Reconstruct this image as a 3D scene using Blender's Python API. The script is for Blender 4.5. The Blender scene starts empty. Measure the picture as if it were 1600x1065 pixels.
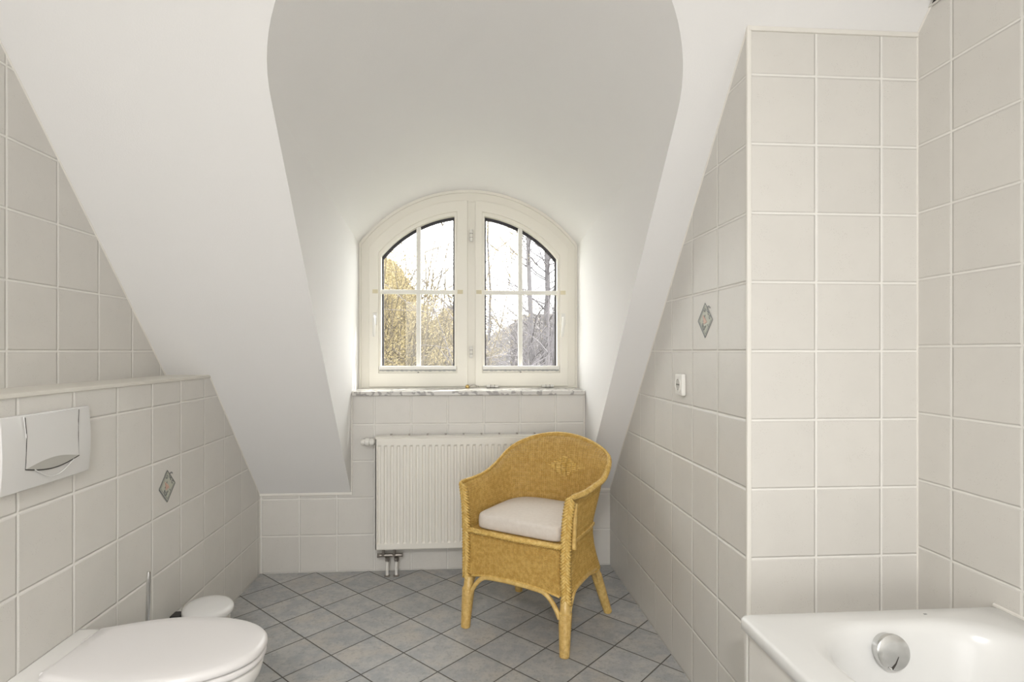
import bpy, bmesh, math, random
from mathutils import Vector, Matrix
C = bpy.context.scene.collection
PI = math.pi
def V(*a): return Vector(a)

# ------------------------------------------------------------------ camera, sky, sun, lamps, exposure
CAM_H, YAW, FPX = 1.2, 0.0683, 878.67
cam_d = bpy.data.cameras.new('camera'); cam = bpy.data.objects.new('camera', cam_d); C.objects.link(cam)
cam.location = (0, 0, CAM_H); cam.rotation_euler = (PI/2, 0, -YAW)
cam_d.sensor_width = 36.0; cam_d.lens = FPX*36/1600
cam_d.shift_x = (800-785.3)/1600; cam_d.shift_y = (548.4-532.5)/1600
cam_d.clip_start = 0.02; cam_d.clip_end = 500
bpy.context.scene.camera = cam

world = bpy.data.worlds.new('sky'); bpy.context.scene.world = world; world.use_nodes = True
bgn = world.node_tree.nodes['Background']
bgn.inputs['Color'].default_value = (1.0, 0.985, 0.975, 1); bgn.inputs['Strength'].default_value = 7.6

def add_light(name, kind, loc, energy, color=(1, 1, 1), size=None, direction=(0, 0, -1), size_y=None, angle=None):
    d = bpy.data.lights.new(name, kind); d.energy = energy; d.color = color
    if kind == 'AREA':
        d.shape = 'RECTANGLE' if size_y else 'DISK'; d.size = size
        if size_y: d.size_y = size_y
    if kind == 'SUN': d.angle = angle
    if kind == 'POINT': d.shadow_soft_size = size
    o = bpy.data.objects.new(name, d); C.objects.link(o); o.location = loc
    o.rotation_euler = Vector(direction).to_track_quat('-Z', 'Y').to_euler()
    return o
add_light('sunlight', 'SUN', (6, 8, 8), 12.0, (1.0, 0.97, 0.92), direction=(-1.4, -1.0, -3.25), angle=math.radians(0.6))
add_light('ceiling_lamp_light', 'AREA', (-0.3, -1.2, 2.41), 60, (0.985, 0.98, 0.975), 0.34, (0, 0.1, -1))
add_light('rear_fill_light', 'AREA', (-0.1, -2.95, 1.20), 36, (0.975, 0.985, 1.0), 1.8, (0.0, 1, 0.0), size_y=1.7)  # added fill from the rear wall, no known window there

vs = bpy.context.scene.view_settings
bpy.context.scene.display_settings.display_device = 'sRGB'
vs.view_transform = 'Standard'; vs.look = 'None'; vs.gamma = 1.0; vs.use_curve_mapping = False
vs.exposure = 0.0

# ------------------------------------------------------------------ materials
class NT:
    def __init__(s, name):
        s.m = bpy.data.materials.new(name); s.m.use_nodes = True
        s.t = s.m.node_tree; s.n = s.t.nodes; s.l = s.t.links
        s.b = s.n['Principled BSDF']
    def node(s, typ, **kw):
        n = s.n.new(typ)
        for k, v in kw.items(): setattr(n, k, v)
        return n
    def set(s, sock, v):
        if hasattr(v, 'is_output') or isinstance(v, bpy.types.NodeSocket): s.l.new(v, sock)
        else: sock.default_value = v
    def math(s, op, a, b=0.0, c=None, clamp=False):
        n = s.node('ShaderNodeMath', operation=op, use_clamp=clamp)
        s.set(n.inputs[0], a); s.set(n.inputs[1], b)
        if c is not None: s.set(n.inputs[2], c)
        return n.outputs[0]
    def smooth(s, v, a, b, lo=0.0, hi=1.0):
        n = s.node('ShaderNodeMapRange', interpolation_type='SMOOTHSTEP')
        s.set(n.inputs['Value'], v); n.inputs['From Min'].default_value = a; n.inputs['From Max'].default_value = b
        n.inputs['To Min'].default_value = lo; n.inputs['To Max'].default_value = hi
        return n.outputs['Result']
    def mix(s, f, a, b):
        n = s.node('ShaderNodeMix', data_type='RGBA')
        s.set(n.inputs[0], f); s.set(n.inputs[6], a); s.set(n.inputs[7], b)
        return n.outputs[2]
    def noise(s, vec, scale, detail=3, rough=0.55, dim='3D'):
        n = s.node('ShaderNodeTexNoise', noise_dimensions=dim)
        s.set(n.inputs['Vector'], vec); n.inputs['Scale'].default_value = scale
        n.inputs['Detail'].default_value = detail; n.inputs['Roughness'].default_value = rough
        return n.outputs['Fac']
    def pos(s): return s.node('ShaderNodeNewGeometry').outputs['Position']
    def obj(s): return s.node('ShaderNodeTexCoord').outputs['Object']
    def bump(s, h, strength, dist):
        n = s.node('ShaderNodeBump'); s.set(n.inputs['Height'], h)
        n.inputs['Strength'].default_value = strength; n.inputs['Distance'].default_value = dist
        s.l.new(n.outputs[0], s.b.inputs['Normal'])
    def done(s, color=None, rough=0.5, metal=0.0, **kw):
        if color is not None: s.set(s.b.inputs['Base Color'], color)
        s.set(s.b.inputs['Roughness'], rough); s.b.inputs['Metallic'].default_value = metal
        for k, v in kw.items(): s.b.inputs[k].default_value = v
        return s.m
def rgb(r, g, b): return (r, g, b, 1.0)

def plain(name, col, rough=0.5, metal=0.0, var=0.04, scale=6.0, bump=0.0, bscale=60.0, **kw):
    t = NT(name); p = t.obj()
    f = t.noise(p, scale, 3)
    dark = tuple(c*(1-var) for c in col[:3])+(1,); light = tuple(min(1, c*(1+var)) for c in col[:3])+(1,)
    c = t.mix(f, dark, light)
    if bump > 0: t.bump(t.noise(p, bscale, 4), bump, 0.002)
    return t.done(c, rough, metal, **kw)

def tile_mat(name, ax, off_u, size=0.2, grout=0.0048, tile=(0.715, 0.69, 0.645), gcol=(0.86, 0.84, 0.79), off_v=0.0):
    t = NT(name); p = t.pos(); sp = t.node('ShaderNodeSeparateXYZ'); t.l.new(p, sp.inputs[0])
    out = {'X': 0, 'Y': 1, 'Z': 2}
    u = t.math('DIVIDE', t.math('SUBTRACT', sp.outputs[out[ax[0]]], off_u), size)
    v = t.math('DIVIDE', t.math('SUBTRACT', sp.outputs[out[ax[1]]], off_v), size)
    ds = []
    for q in (u, v):
        f = t.math('FRACT', q); ds.append(t.math('MULTIPLY', t.math('MINIMUM', f, t.math('SUBTRACT', 1.0, f)), size))
    d = t.math('MINIMUM', ds[0], ds[1])
    wob = t.math('MULTIPLY', t.math('SUBTRACT', t.noise(p, 35, 2), 0.5), 0.0012)
    d = t.math('ADD', d, wob)
    mask = t.smooth(d, grout*0.5-0.0004, grout*0.5+0.0007)
    idx = t.node('ShaderNodeCombineXYZ'); t.set(idx.inputs[0], t.math('FLOOR', u)); t.set(idx.inputs[1], t.math('FLOOR', v))
    wn = t.node('ShaderNodeTexWhiteNoise', noise_dimensions='3D'); t.l.new(idx.outputs[0], wn.inputs['Vector'])
    var = t.math('MULTIPLY_ADD', wn.outputs['Value'], 0.035, 0.982)
    cloud = t.noise(p, 9, 4, 0.6)
    a = tuple(c*0.955 for c in tile)+(1,); b = tuple(min(1, c*1.045) for c in tile)+(1,)
    col = t.mix(cloud, a, b)
    hm = t.node('ShaderNodeVectorMath', operation='SCALE'); t.l.new(col, hm.inputs[0]); t.set(hm.inputs['Scale'], var)
    # small scattered pores of the glaze
    vo = t.node('ShaderNodeTexVoronoi'); t.l.new(p, vo.inputs['Vector']); vo.inputs['Scale'].default_value = 230
    cl = t.smooth(t.noise(p, 22, 3, 0.6), 0.50, 0.64)
    sp2 = t.math('MULTIPLY', t.smooth(vo.outputs['Distance'], 0.10, 0.24, 1.0, 0.0), cl)
    col = t.mix(t.math('MULTIPLY', sp2, 0.55), hm.outputs[0], rgb(0.36, 0.33, 0.28))
    col = t.mix(mask, gcol+(1,), col)
    h = t.smooth(d, grout*0.35, grout*0.5+0.0045)
    h = t.math('MULTIPLY_ADD', t.noise(p, 60, 3), 0.05, h)
    t.bump(h, 1.0, 0.0023)
    r = t.math('MULTIPLY_ADD', mask, -0.38, 0.78)
    return t.done(col, r, 0.0)

def floor_mat():
    t = NT('blue_grey_floor_tile'); p = t.pos(); sp = t.node('ShaderNodeSeparateXYZ'); t.l.new(p, sp.inputs[0])
    th = 0.7807; c, s = math.cos(th), math.sin(th); fx, fy, size, grout = -0.0959, 2.6858, 0.2009, 0.0046
    X = t.math('SUBTRACT', sp.outputs[0], fx); Y = t.math('SUBTRACT', sp.outputs[1], fy)
    u = t.math('DIVIDE', t.math('ADD', t.math('MULTIPLY', X, c), t.math('MULTIPLY', Y, s)), size)
    v = t.math('DIVIDE', t.math('SUBTRACT', t.math('MULTIPLY', X, s), t.math('MULTIPLY', Y, c)), size)
    ds = []
    for q in (u, v):
        f = t.math('FRACT', q); ds.append(t.math('MULTIPLY', t.math('MINIMUM', f, t.math('SUBTRACT', 1.0, f)), size))
    d = t.math('MINIMUM', ds[0], ds[1])
    mask = t.smooth(d, grout*0.5-0.0003, grout*0.5+0.0007)
    idx = t.node('ShaderNodeCombineXYZ'); t.set(idx.inputs[0], t.math('FLOOR', u)); t.set(idx.inputs[1], t.math('FLOOR', v))
    wn = t.node('ShaderNodeTexWhiteNoise', noise_dimensions='3D'); t.l.new(idx.outputs[0], wn.inputs['Vector'])
    sh = t.node('ShaderNodeVectorMath', operation='MULTIPLY_ADD'); t.l.new(wn.outputs['Color'], sh.inputs[0]); sh.inputs[1].default_value = (7, 7, 7); t.l.new(p, sh.inputs[2])
    n1 = t.noise(sh.outputs[0], 13, 7, 0.75); n2 = t.noise(sh.outputs[0], 6, 4, 0.6); n3 = t.noise(sh.outputs[0], 60, 6, 0.8)
    col = t.mix(t.smooth(n1, 0.40, 0.60), rgb(0.385, 0.393, 0.402), rgb(0.49, 0.485, 0.465))
    col = t.mix(t.math('MULTIPLY', t.smooth(n2, 0.50, 0.70), 0.55), col, rgb(0.55, 0.505, 0.44))
    col = t.mix(t.math('MULTIPLY', t.smooth(n3, 0.50, 0.66), 0.55), col, rgb(0.25, 0.25, 0.24))
    var = t.math('MULTIPLY_ADD', wn.outputs['Value'], 0.12, 0.94)
    hm = t.node('ShaderNodeVectorMath', operation='SCALE'); t.l.new(col, hm.inputs[0]); t.set(hm.inputs['Scale'], var)
    col = t.mix(mask, rgb(0.12, 0.112, 0.10), hm.outputs[0])
    h = t.math('MULTIPLY_ADD', n3, 0.12, t.smooth(d, 0.0012, 0.0052))
    t.bump(h, 0.6, 0.0014)
    return t.done(col, t.math('MULTIPLY_ADD', mask, -0.36, 0.82), 0.0)

def marble_mat():
    t = NT('grey_veined_marble'); p = t.pos()
    d = t.noise(p, 5, 5, 0.65)
    w = t.node('ShaderNodeTexWave', wave_type='BANDS', bands_direction='DIAGONAL'); t.l.new(p, w.inputs['Vector'])
    w.inputs['Scale'].default_value = 5; w.inputs['Distortion'].default_value = 14; w.inputs['Detail'].default_value = 4; w.inputs['Detail Scale'].default_value = 2.2
    v = t.smooth(w.outputs['Fac'], 0.0, 0.42, 1.0, 0.0)
    c = t.mix(d, rgb(0.52, 0.50, 0.47), rgb(0.74, 0.72, 0.68)); c = t.mix(t.math('MULTIPLY', v, 0.65), c, rgb(0.20, 0.185, 0.18))
    return t.done(c, 0.25)

def rattan_mat(name, a, b, scale=120, rough=0.42):
    t = NT(name); p = t.obj()
    n1 = t.noise(p, 60, 3, 0.6); n2 = t.noise(p, scale, 3, 0.6)
    c = t.mix(t.smooth(n1, 0.35, 0.68), a+(1,), b+(1,))
    c = t.mix(t.math('MULTIPLY', t.smooth(n2, 0.5, 0.72), 0.4), c, tuple(x*0.70 for x in a)+(1,))
    t.bump(n2, 0.3, 0.001)
    return t.done(c, rough)

def fabric_mat():
    t = NT('cream_linen'); p = t.obj()
    w1 = t.node('ShaderNodeTexWave', bands_direction='X'); t.l.new(p, w1.inputs['Vector']); w1.inputs['Scale'].default_value = 260; w1.inputs['Distortion'].default_value = 2
    w2 = t.node('ShaderNodeTexWave', bands_direction='Y'); t.l.new(p, w2.inputs['Vector']); w2.inputs['Scale'].default_value = 260; w2.inputs['Distortion'].default_value = 2
    h = t.math('ADD', w1.outputs['Fac'], w2.outputs['Fac'])
    c = t.mix(t.noise(p, 70, 4), rgb(0.70, 0.63, 0.56), rgb(0.83, 0.77, 0.70))
    t.bump(h, 0.35, 0.0006)
    return t.done(c, 0.9)

def glass_mat():
    t = NT('window_glass'); n = t.n
    tr = n.new('ShaderNodeBsdfTransparent'); tr.inputs[0].default_value = (0.97, 0.985, 0.98, 1)
    gl = n.new('ShaderNodeBsdfGlossy'); gl.inputs['Roughness'].default_value = 0.0
    lw = n.new('ShaderNodeLayerWeight'); lw.inputs['Blend'].default_value = 0.5
    fac = t.math('MULTIPLY_ADD', t.math('POWER', lw.outputs['Facing'], 5.0), 0.7, 0.02)
    mx = n.new('ShaderNodeMixShader'); t.l.new(fac, mx.inputs[0]); t.l.new(tr.outputs[0], mx.inputs[1]); t.l.new(gl.outputs[0], mx.inputs[2])
    t.l.new(mx.outputs[0], n['Material Output'].inputs['Surface'])
    return t.m

def emis(name, col, strength):
    t = NT(name); t.b.inputs['Emission Color'].default_value = col; t.b.inputs['Emission Strength'].default_value = strength
    return t.done(col, 0.4)

M = dict(
    plaster=plain('white_plaster', rgb(0.875, 0.862, 0.848), 0.92, var=0.012, scale=3, bump=0.25, bscale=220),
    tile_left=tile_mat('wall_tile_left', 'YZ', 3.115-0.0498),
    tile_left_upper=tile_mat('wall_tile_left_upper', 'YZ', 1.667),
    tile_right=tile_mat('wall_tile_right', 'YZ', 3.115-0.3456),
    tile_alcove=tile_mat('wall_tile_alcove', 'XZ', 1.0233),
    tile_tub=tile_mat('wall_tile_tub', 'YZ', 1.457, size=0.1965, off_v=0.035),
    tile_back=tile_mat('wall_tile_back', 'XZ', -0.8901),
    tile_apron=tile_mat('wall_tile_apron', 'YZ', 1.30, off_v=-0.07),
    floor=floor_mat(),
    trim=plain('white_joint', rgb(0.83, 0.80, 0.74), 0.5, var=0.02),
    ledge=plain('cream_ledge_tile', rgb(0.72, 0.69, 0.62), 0.4, var=0.04, scale=14),
    marble=marble_mat(),
    frame=plain('cream_lacquered_wood', rgb(0.86, 0.825, 0.735), 0.38, var=0.02, scale=4, bump=0.06, bscale=30),
    muntin=plain('pale_lacquered_bar', rgb(0.83, 0.81, 0.75), 0.4, var=0.02),
    spacer=plain('black_glazing_spacer', rgb(0.025, 0.022, 0.03), 0.5, var=0.1),
    putty=plain('aged_yellow_putty', rgb(0.72, 0.65, 0.46), 0.7, var=0.08),
    glass=glass_mat(),
    metal_white=plain('white_enamel_metal', rgb(0.80, 0.78, 0.73), 0.28, var=0.01),
    radiator=plain('ivory_radiator_enamel', rgb(0.86, 0.83, 0.76), 0.33, var=0.012),
    dark=plain('dark_slot', rgb(0.04, 0.035, 0.03), 0.7, var=0.1),
    nickel=plain('tarnished_nickel', rgb(0.36, 0.33, 0.30), 0.38, metal=0.85, var=0.15, scale=60),
    brass=plain('brass', rgb(0.62, 0.45, 0.18), 0.35, metal=0.9, var=0.1, scale=90),
    chrome=plain('chrome', rgb(0.70, 0.70, 0.70), 0.12, metal=1.0, var=0.05, scale=20),
    chrome_worn=plain('worn_chrome', rgb(0.60, 0.60, 0.59), 0.22, metal=1.0, var=0.22, scale=40),
    ceramic=plain('white_ceramic', rgb(0.83, 0.81, 0.78), 0.10, var=0.006),
    seat=plain('white_seat_plastic', rgb(0.79, 0.765, 0.75), 0.28, var=0.006),
    enamel=plain('white_bath_enamel', rgb(0.79, 0.785, 0.765), 0.24, var=0.006),
    plastic=plain('white_plastic', rgb(0.74, 0.73, 0.71), 0.22, var=0.006),
    socket=plain('socket_plastic', rgb(0.86, 0.84, 0.79), 0.3, var=0.006),
    black=plain('black_rubber', rgb(0.02, 0.018, 0.018), 0.5, var=0.1),
    weave=rattan_mat('woven_rattan', (0.56, 0.335, 0.075), (0.72, 0.49, 0.15), 170),
    braid=rattan_mat('braided_rattan', (0.65, 0.41, 0.10), (0.80, 0.57, 0.20), 90),
    cane=rattan_mat('smooth_cane', (0.62, 0.40, 0.12), (0.76, 0.54, 0.20), 40, 0.32),
    fabric=fabric_mat(),
    blind=plain('grey_pleated_fabric', rgb(0.42, 0.42, 0.41), 0.8, var=0.1),
    motif_grey=plain('grey_glaze_print', rgb(0.20, 0.21, 0.20), 0.35, var=0.25, scale=90),
    motif_pale=plain('pale_green_glaze_print', rgb(0.52, 0.53, 0.45), 0.35, var=0.12, scale=90),
    motif_rose=plain('rose_glaze_print', rgb(0.66, 0.44, 0.35), 0.35, var=0.25, scale=120),
    bark=plain('grey_bark', rgb(0.105, 0.098, 0.102), 0.9, var=0.2, scale=5, bump=0.3, bscale=12),
    twig=plain('grey_brown_twig', rgb(0.100, 0.091, 0.096), 0.9, var=0.15, scale=3),
    twig_y=plain('ochre_twig', rgb(0.085, 0.068, 0.045), 0.9, var=0.15, scale=3),
    leaf_y=plain('yellow_blossom', rgb(0.215, 0.172, 0.085), 0.8, var=0.25, scale=9),
    leaf_g=plain('pale_olive_leaf', rgb(0.135, 0.125, 0.120), 0.8, var=0.2, scale=4),
    grass=plain('grass', rgb(0.085, 0.09, 0.06), 0.95, var=0.3, scale=2),
    render=plain('pale_house_render', rgb(0.75, 0.72, 0.66), 0.9, var=0.05),
    lamp=emis('opal_lamp_glass', (1.0, 0.96, 0.9, 1), 2.0),
)

# ------------------------------------------------------------------ mesh helpers
class MB:
    def __init__(s): s.v = []; s.f = []
    def add(s, vs, fs):
        o = len(s.v); s.v += [tuple(p) for p in vs]; s.f += [tuple(i+o for i in f) for f in fs]; return s
    def box(s, x0, x1, y0, y1, z0, z1):
        vs = [(x, y, z) for z in (z0, z1) for y in (y0, y1) for x in (x0, x1)]
        return s.add(vs, [(0, 2, 3, 1), (4, 5, 7, 6), (0, 1, 5, 4), (2, 6, 7, 3), (0, 4, 6, 2), (1, 3, 7, 5)])
    def prism(s, pts, axis, a, b):
        # pts: 2-D polygon in the plane perpendicular to axis
        def P(p, t): return {'x': (t, p[0], p[1]), 'y': (p[0], t, p[1]), 'z': (p[0], p[1], t)}[axis]
        n = len(pts); vs = [P(p, a) for p in pts]+[P(p, b) for p in pts]
        fs = [tuple(range(n)), tuple(range(2*n-1, n-1, -1))]+[(i, n+i, n+(i+1) % n, (i+1) % n) for i in range(n)]
        return s.add(vs, fs)
    def ring(s, o, i, axis, a, b):
        def P(p, t): return {'x': (t, p[0], p[1]), 'y': (p[0], t, p[1]), 'z': (p[0], p[1], t)}[axis]
        n = len(o); vs = [P(p, a) for p in o]+[P(p, a) for p in i]+[P(p, b) for p in o]+[P(p, b) for p in i]; fs = []
        for k in range(n):
            j = (k+1) % n
            fs += [(k, j, n+j, n+k), (2*n+k, 3*n+k, 3*n+j, 2*n+j), (k, 2*n+k, 2*n+j, j), (n+k, n+j, 3*n+j, 3*n+k)]
        return s.add(vs, fs)
    def loft(s, rings, cap0=True, cap1=True, closed=True):
        n = len(rings[0]); vs = [p for r in rings for p in r]; fs = []
        for a in range(len(rings)-1):
            for k in range(n if closed else n-1):
                j = (k+1) % n; fs.append((a*n+k, a*n+j, (a+1)*n+j, (a+1)*n+k))
        if cap0: fs.append(tuple(range(n-1, -1, -1)))
        if cap1: fs.append(tuple((len(rings)-1)*n+k for k in range(n)))
        return s.add(vs, fs)
    def tube(s, path, r, n=8, caps=True, closed=False, flat=1.0, up=None):
        P = [Vector(p) for p in path]; m = len(P)
        if m < 2: return s
        rs = r if isinstance(r, (list, tuple)) else [r]*m
        rings = []; prev = None
        for i in range(m):
            a = P[(i-1) % m] if (closed or i > 0) else P[0]; b = P[(i+1) % m] if (closed or i < m-1) else P[-1]
            t = (b-a)
            if t.length < 1e-9: t = Vector((0, 0, 1))
            t.normalize()
            if up is not None:
                u = Vector(up) - t*Vector(up).dot(t)
            elif prev is None:
                h = Vector((0, 0, 1)) if abs(t.z) < 0.9 else Vector((1, 0, 0)); u = h - t*h.dot(t)
            else: u = prev - t*prev.dot(t)
            if u.length < 1e-6: u = t.orthogonal()
            u.normalize(); prev = u; w = t.cross(u)
            rings.append([P[i]+(u*math.cos(2*PI*k/n)*flat+w*math.sin(2*PI*k/n))*rs[i] for k in range(n)])
        if closed: rings.append(rings[0]); return s.loft(rings, False, False)
        return s.loft(rings, caps, caps)
    def lathe(s, prof, origin=(0, 0, 0), axis=(0, 0, 1), n=32):
        ax = Vector(axis).normalized(); u = ax.orthogonal().normalized(); w = ax.cross(u); O = Vector(origin)
        rings = [[O+ax*h+(u*math.cos(2*PI*k/n)+w*math.sin(2*PI*k/n))*max(r, 1e-5) for k in range(n)] for r, h in prof]
        return s.loft(rings, True, True)
    def build(s, name, mat, parent=None, smooth=False, bevel=0.0, seg=2, solid=0.0, angle=40, label=None, sub=0, recalc=True):
        me = bpy.data.meshes.new(name); me.from_pydata(s.v, [], s.f); me.update()
        if recalc and len(s.v) < 60000:
            bm = bmesh.new(); bm.from_mesh(me); bmesh.ops.recalc_face_normals(bm, faces=bm.faces); bm.to_mesh(me); bm.free()
        o = bpy.data.objects.new(name, me); C.objects.link(o); me.materials.append(mat)
        if parent: o.parent = parent; o.matrix_parent_inverse = Matrix.Identity(4)
        if smooth:
            me.polygons.foreach_set('use_smooth', [True]*len(me.polygons))
            if angle < 180: me.set_sharp_from_angle(angle=math.radians(angle))
        if solid:
            md = o.modifiers.new('solid', 'SOLIDIFY'); md.thickness = abs(solid); md.offset = 1 if solid > 0 else -1
        if bevel > 0:
            md = o.modifiers.new('bevel', 'BEVEL'); md.width = bevel; md.segments = seg; md.limit_method = 'ANGLE'; md.angle_limit = math.radians(35); md.harden_normals = False
        if sub:
            md = o.modifiers.new('sub', 'SUBSURF'); md.levels = sub; md.render_levels = sub
        if label: o['label'] = label
        return o
def structure(o): o['kind'] = 'structure'; return o
def tag(o, label, cat, group=None):
    o['label'] = label; o['category'] = cat
    if group: o['group'] = group
    return o
def empty(name, loc=(0, 0, 0), rz=0.0):
    o = bpy.data.objects.new(name, None); C.objects.link(o); o.location = loc; o.rotation_euler = (0, 0, rz); o.empty_display_size = 0.1
    return o

# ------------------------------------------------------------------ room shell
XL, XL2, XR, XR2, YB, YA, YW = -1.0989, -1.280, 0.8187, 1.336, 3.115, 1.573, 3.36
Y0, ZC, K = -3.0, 2.50, 1.11
def slopeY(z): return YB-(z-0.425)/K
def slopeZ(y): return 0.425+(YB-y)*K
LEDGE = 1.085

structure(MB().box(XL2-0.1, XR2+0.1, Y0, YB+0.1, -0.08, 0).build('floor', M['floor']))
structure(MB().box(XL2-0.1, XR2+0.1, Y0, slopeY(ZC)+0.02, ZC, ZC+0.06).build('ceiling', M['plaster']))
wl = structure(MB().prism([(Y0, 0), (YB, 0), (YB, 0.427), (slopeY(LEDGE), LEDGE), (Y0, LEDGE)], 'x', XL, XL2+0.002).build('wall_left', M['tile_left']))
structure(MB().prism([(Y0, 0), (slopeY(LEDGE)+0.2, 0), (slopeY(LEDGE)+0.02, LEDGE), (slopeY(ZC), ZC), (Y0, ZC)], 'x', XL2, XL2-0.1).build('wall_left_upper', M['tile_left_upper']))
wr = structure(MB().prism([(YA+0.006, 0), (YB, 0), (YB, 0.427), (YA+0.006, slopeZ(YA+0.006))], 'x', XR, XR+0.1).build('wall_right', M['tile_right']))
structure(MB().box(XR+0.004, XR2+0.02, YA, YA+0.1, 0, slopeZ(YA)).build('wall_alcove', M['tile_alcove']))
structure(MB().prism([(Y0, 0), (YA+0.05, 0), (YA+0.05, slopeZ(YA+0.05)), (slopeY(ZC), ZC), (Y0, ZC)], 'x', XR2, XR2+0.1).build('wall_right_near', M['tile_tub']))
structure(MB().box(XL2-0.1, XR2+0.1, Y0-0.1, Y0, 0, ZC).build('wall_rear', M['plaster']))
SL, SR = -0.613, 0.672
structure(MB().prism([(XL, 0), (XR, 0), (XR, 0.427), (SR, 0.427), (SR, 0.957), (SL, 0.957), (SL, 0.427), (XL, 0.427)], 'y', YB, YB+0.1).build('wall_back', M['tile_back']))

# dormer opening: half-ellipse arch where the vault meets the slope, segmental arch at the window
AX, AZ, AH, AW = 0.047, 1.955, 0.425, 0.626
WX, WZ0, WRad = 0.034, 1.343, 0.812
NA = 48
arch_s = []; arch_w = []
for k in range(NA+1):
    ph = PI*k/NA
    x = AX-AW*math.cos(ph); z = AZ+AH*math.sin(ph)
    arch_s.append((x, slopeY(z), z))
xs0, xs1 = -0.617, 0.680
a0 = math.acos((xs0-WX)/WRad*-1); a1 = math.acos(-(xs1-WX)/WRad)
for k in range(NA+1):
    a = a0+(a1-a0)*k/NA
    arch_w.append((WX-WRad*math.cos(a), YW+0.01, WZ0+WRad*math.sin(a)))
mb = MB(); rings = []
for j in range(13):
    t = j/12; rings.append([tuple(Vector(arch_s[k]).lerp(Vector(arch_w[k]), t)) for k in range(NA+1)])
mb.loft(rings, False, False, closed=False)
structure(mb.build('ceiling_dormer', M['plaster'], smooth=True))
def cheek(name, xb, xtop, xw, arch_i):
    # xb at the foot of the slope, xtop at the springing, xw at the window
    mb = MB(); zs = [0.427+(AZ-0.427)*i/24 for i in range(25)]
    front = []; back = []
    for z in zs:
        t = (z-0.427)/(AZ-0.427); front.append((xb+(xtop-xb)*t**1.3, slopeY(z), z))
        zw = 0.427+(arch_w[arch_i][2]-0.427)*t
        back.append((xw, YW+0.03, zw))
    mb.loft([front, [tuple(Vector(a).lerp(Vector(b), 0.5)) for a, b in zip(front, back)], back], False, False, closed=False)
    return front, mb
FL, mb = cheek('l', SL, AX-AW, xs0, 0); structure(mb.build('wall_dormer_left', M['plaster'], smooth=True, angle=30))
FR, mb = cheek('r', SR, AX+AW, xs1, NA); structure(mb.build('wall_dormer_right', M['plaster'], smooth=True, angle=30))
# sloping ceiling with the dormer opening cut in it
mb = MB()
def strip(a, b, x_out):
    mb.add([a, b, (x_out, b[1], b[2]), (x_out, a[1], a[2])], [(0, 1, 2, 3)])
xo, xi = XL2-0.02, XR2+0.02
for i in range(24):
    strip(FL[i], FL[i+1], xo); strip(FR[i], FR[i+1], xi)
h = NA//2
for k in range(h):
    strip(arch_s[k], arch_s[k+1], xo); strip(arch_s[NA-k], arch_s[NA-k-1], xi)
top = arch_s[h]
mb.add([(xo, top[1], top[2]), (xi, top[1], top[2]), (xi, slopeY(ZC), ZC), (xo, slopeY(ZC), ZC)], [(0, 1, 2, 3)])
structure(mb.build('ceiling_slope', M['plaster']))

# ledge on the low wall, corner bead, plaster edges
structure(MB().prism([(Y0, LEDGE), (slopeY(LEDGE)+0.006, LEDGE), (slopeY(LEDGE+0.012), LEDGE+0.012), (Y0, LEDGE+0.012)], 'x', XL+0.004, XL2).build('trim_1', M['ledge'], bevel=0.002))
structure(MB().box(XR-0.004, XR+0.010, YA-0.004, YA+0.008, 0, slopeZ(YA)+0.005).build('trim_2', M['trim'], bevel=0.004, seg=3))
structure(MB().box(XL, SL+0.006, YB-0.008, YB+0.02, 0.418, 0.434).build('trim_3', M['trim'], bevel=0.003))
structure(MB().box(SL-0.004, SL+0.006, YB-0.006, YB+0.02, 0.418, 0.958).build('trim_4', M['trim'], bevel=0.003))
structure(MB().box(SR-0.006, XR, YB-0.008, YB+0.02, 0.418, 0.434).build('trim_5', M['trim'], bevel=0.003))
structure(MB().box(SR-0.005, SR+0.004, YB-0.006, YB+0.02, 0.418, 0.958).build('trim_6', M['trim'], bevel=0.003))
structure(MB().box(XR, XR2, YA-0.006, YA+0.01, slopeZ(YA)-0.012, slopeZ(YA)+0.002).build('trim_7', M['trim'], bevel=0.003))
def seam(name, pts, r=0.004): return structure(MB().tube(pts, r, 6).build(name, M['trim'], smooth=True))
seam('trim_8', [(XL, YB, 0.425), (XL, slopeY(LEDGE), LEDGE)])
seam('trim_9', [(XL2, slopeY(LEDGE+0.012), LEDGE+0.012), (XL2, slopeY(ZC), ZC)])
seam('trim_10', [(XR, YB, 0.425), (XR, slopeY(2.13), 2.13)])
seam('trim_11', [(XR2, YA, slopeZ(YA)), (XR2, slopeY(ZC), ZC)])
seam('trim_12', [(XL, slopeY(LEDGE+0.01), LEDGE+0.012), (XL2, slopeY(LEDGE+0.01), LEDGE+0.012)], 0.004)
seam('trim_13', [(XR2, YA, 0), (XR2, YA, slopeZ(YA))], 0.0035)
seam('trim_14', [(XL, YB, 0), (XL, YB, 0.42)], 0.0035)
# low tiled step filling the alcove behind the bath
structure(MB().box(XR, XR2, 1.330, YA+0.01, 0, 0.415).build('trim_15', M['tile_alcove']))

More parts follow.
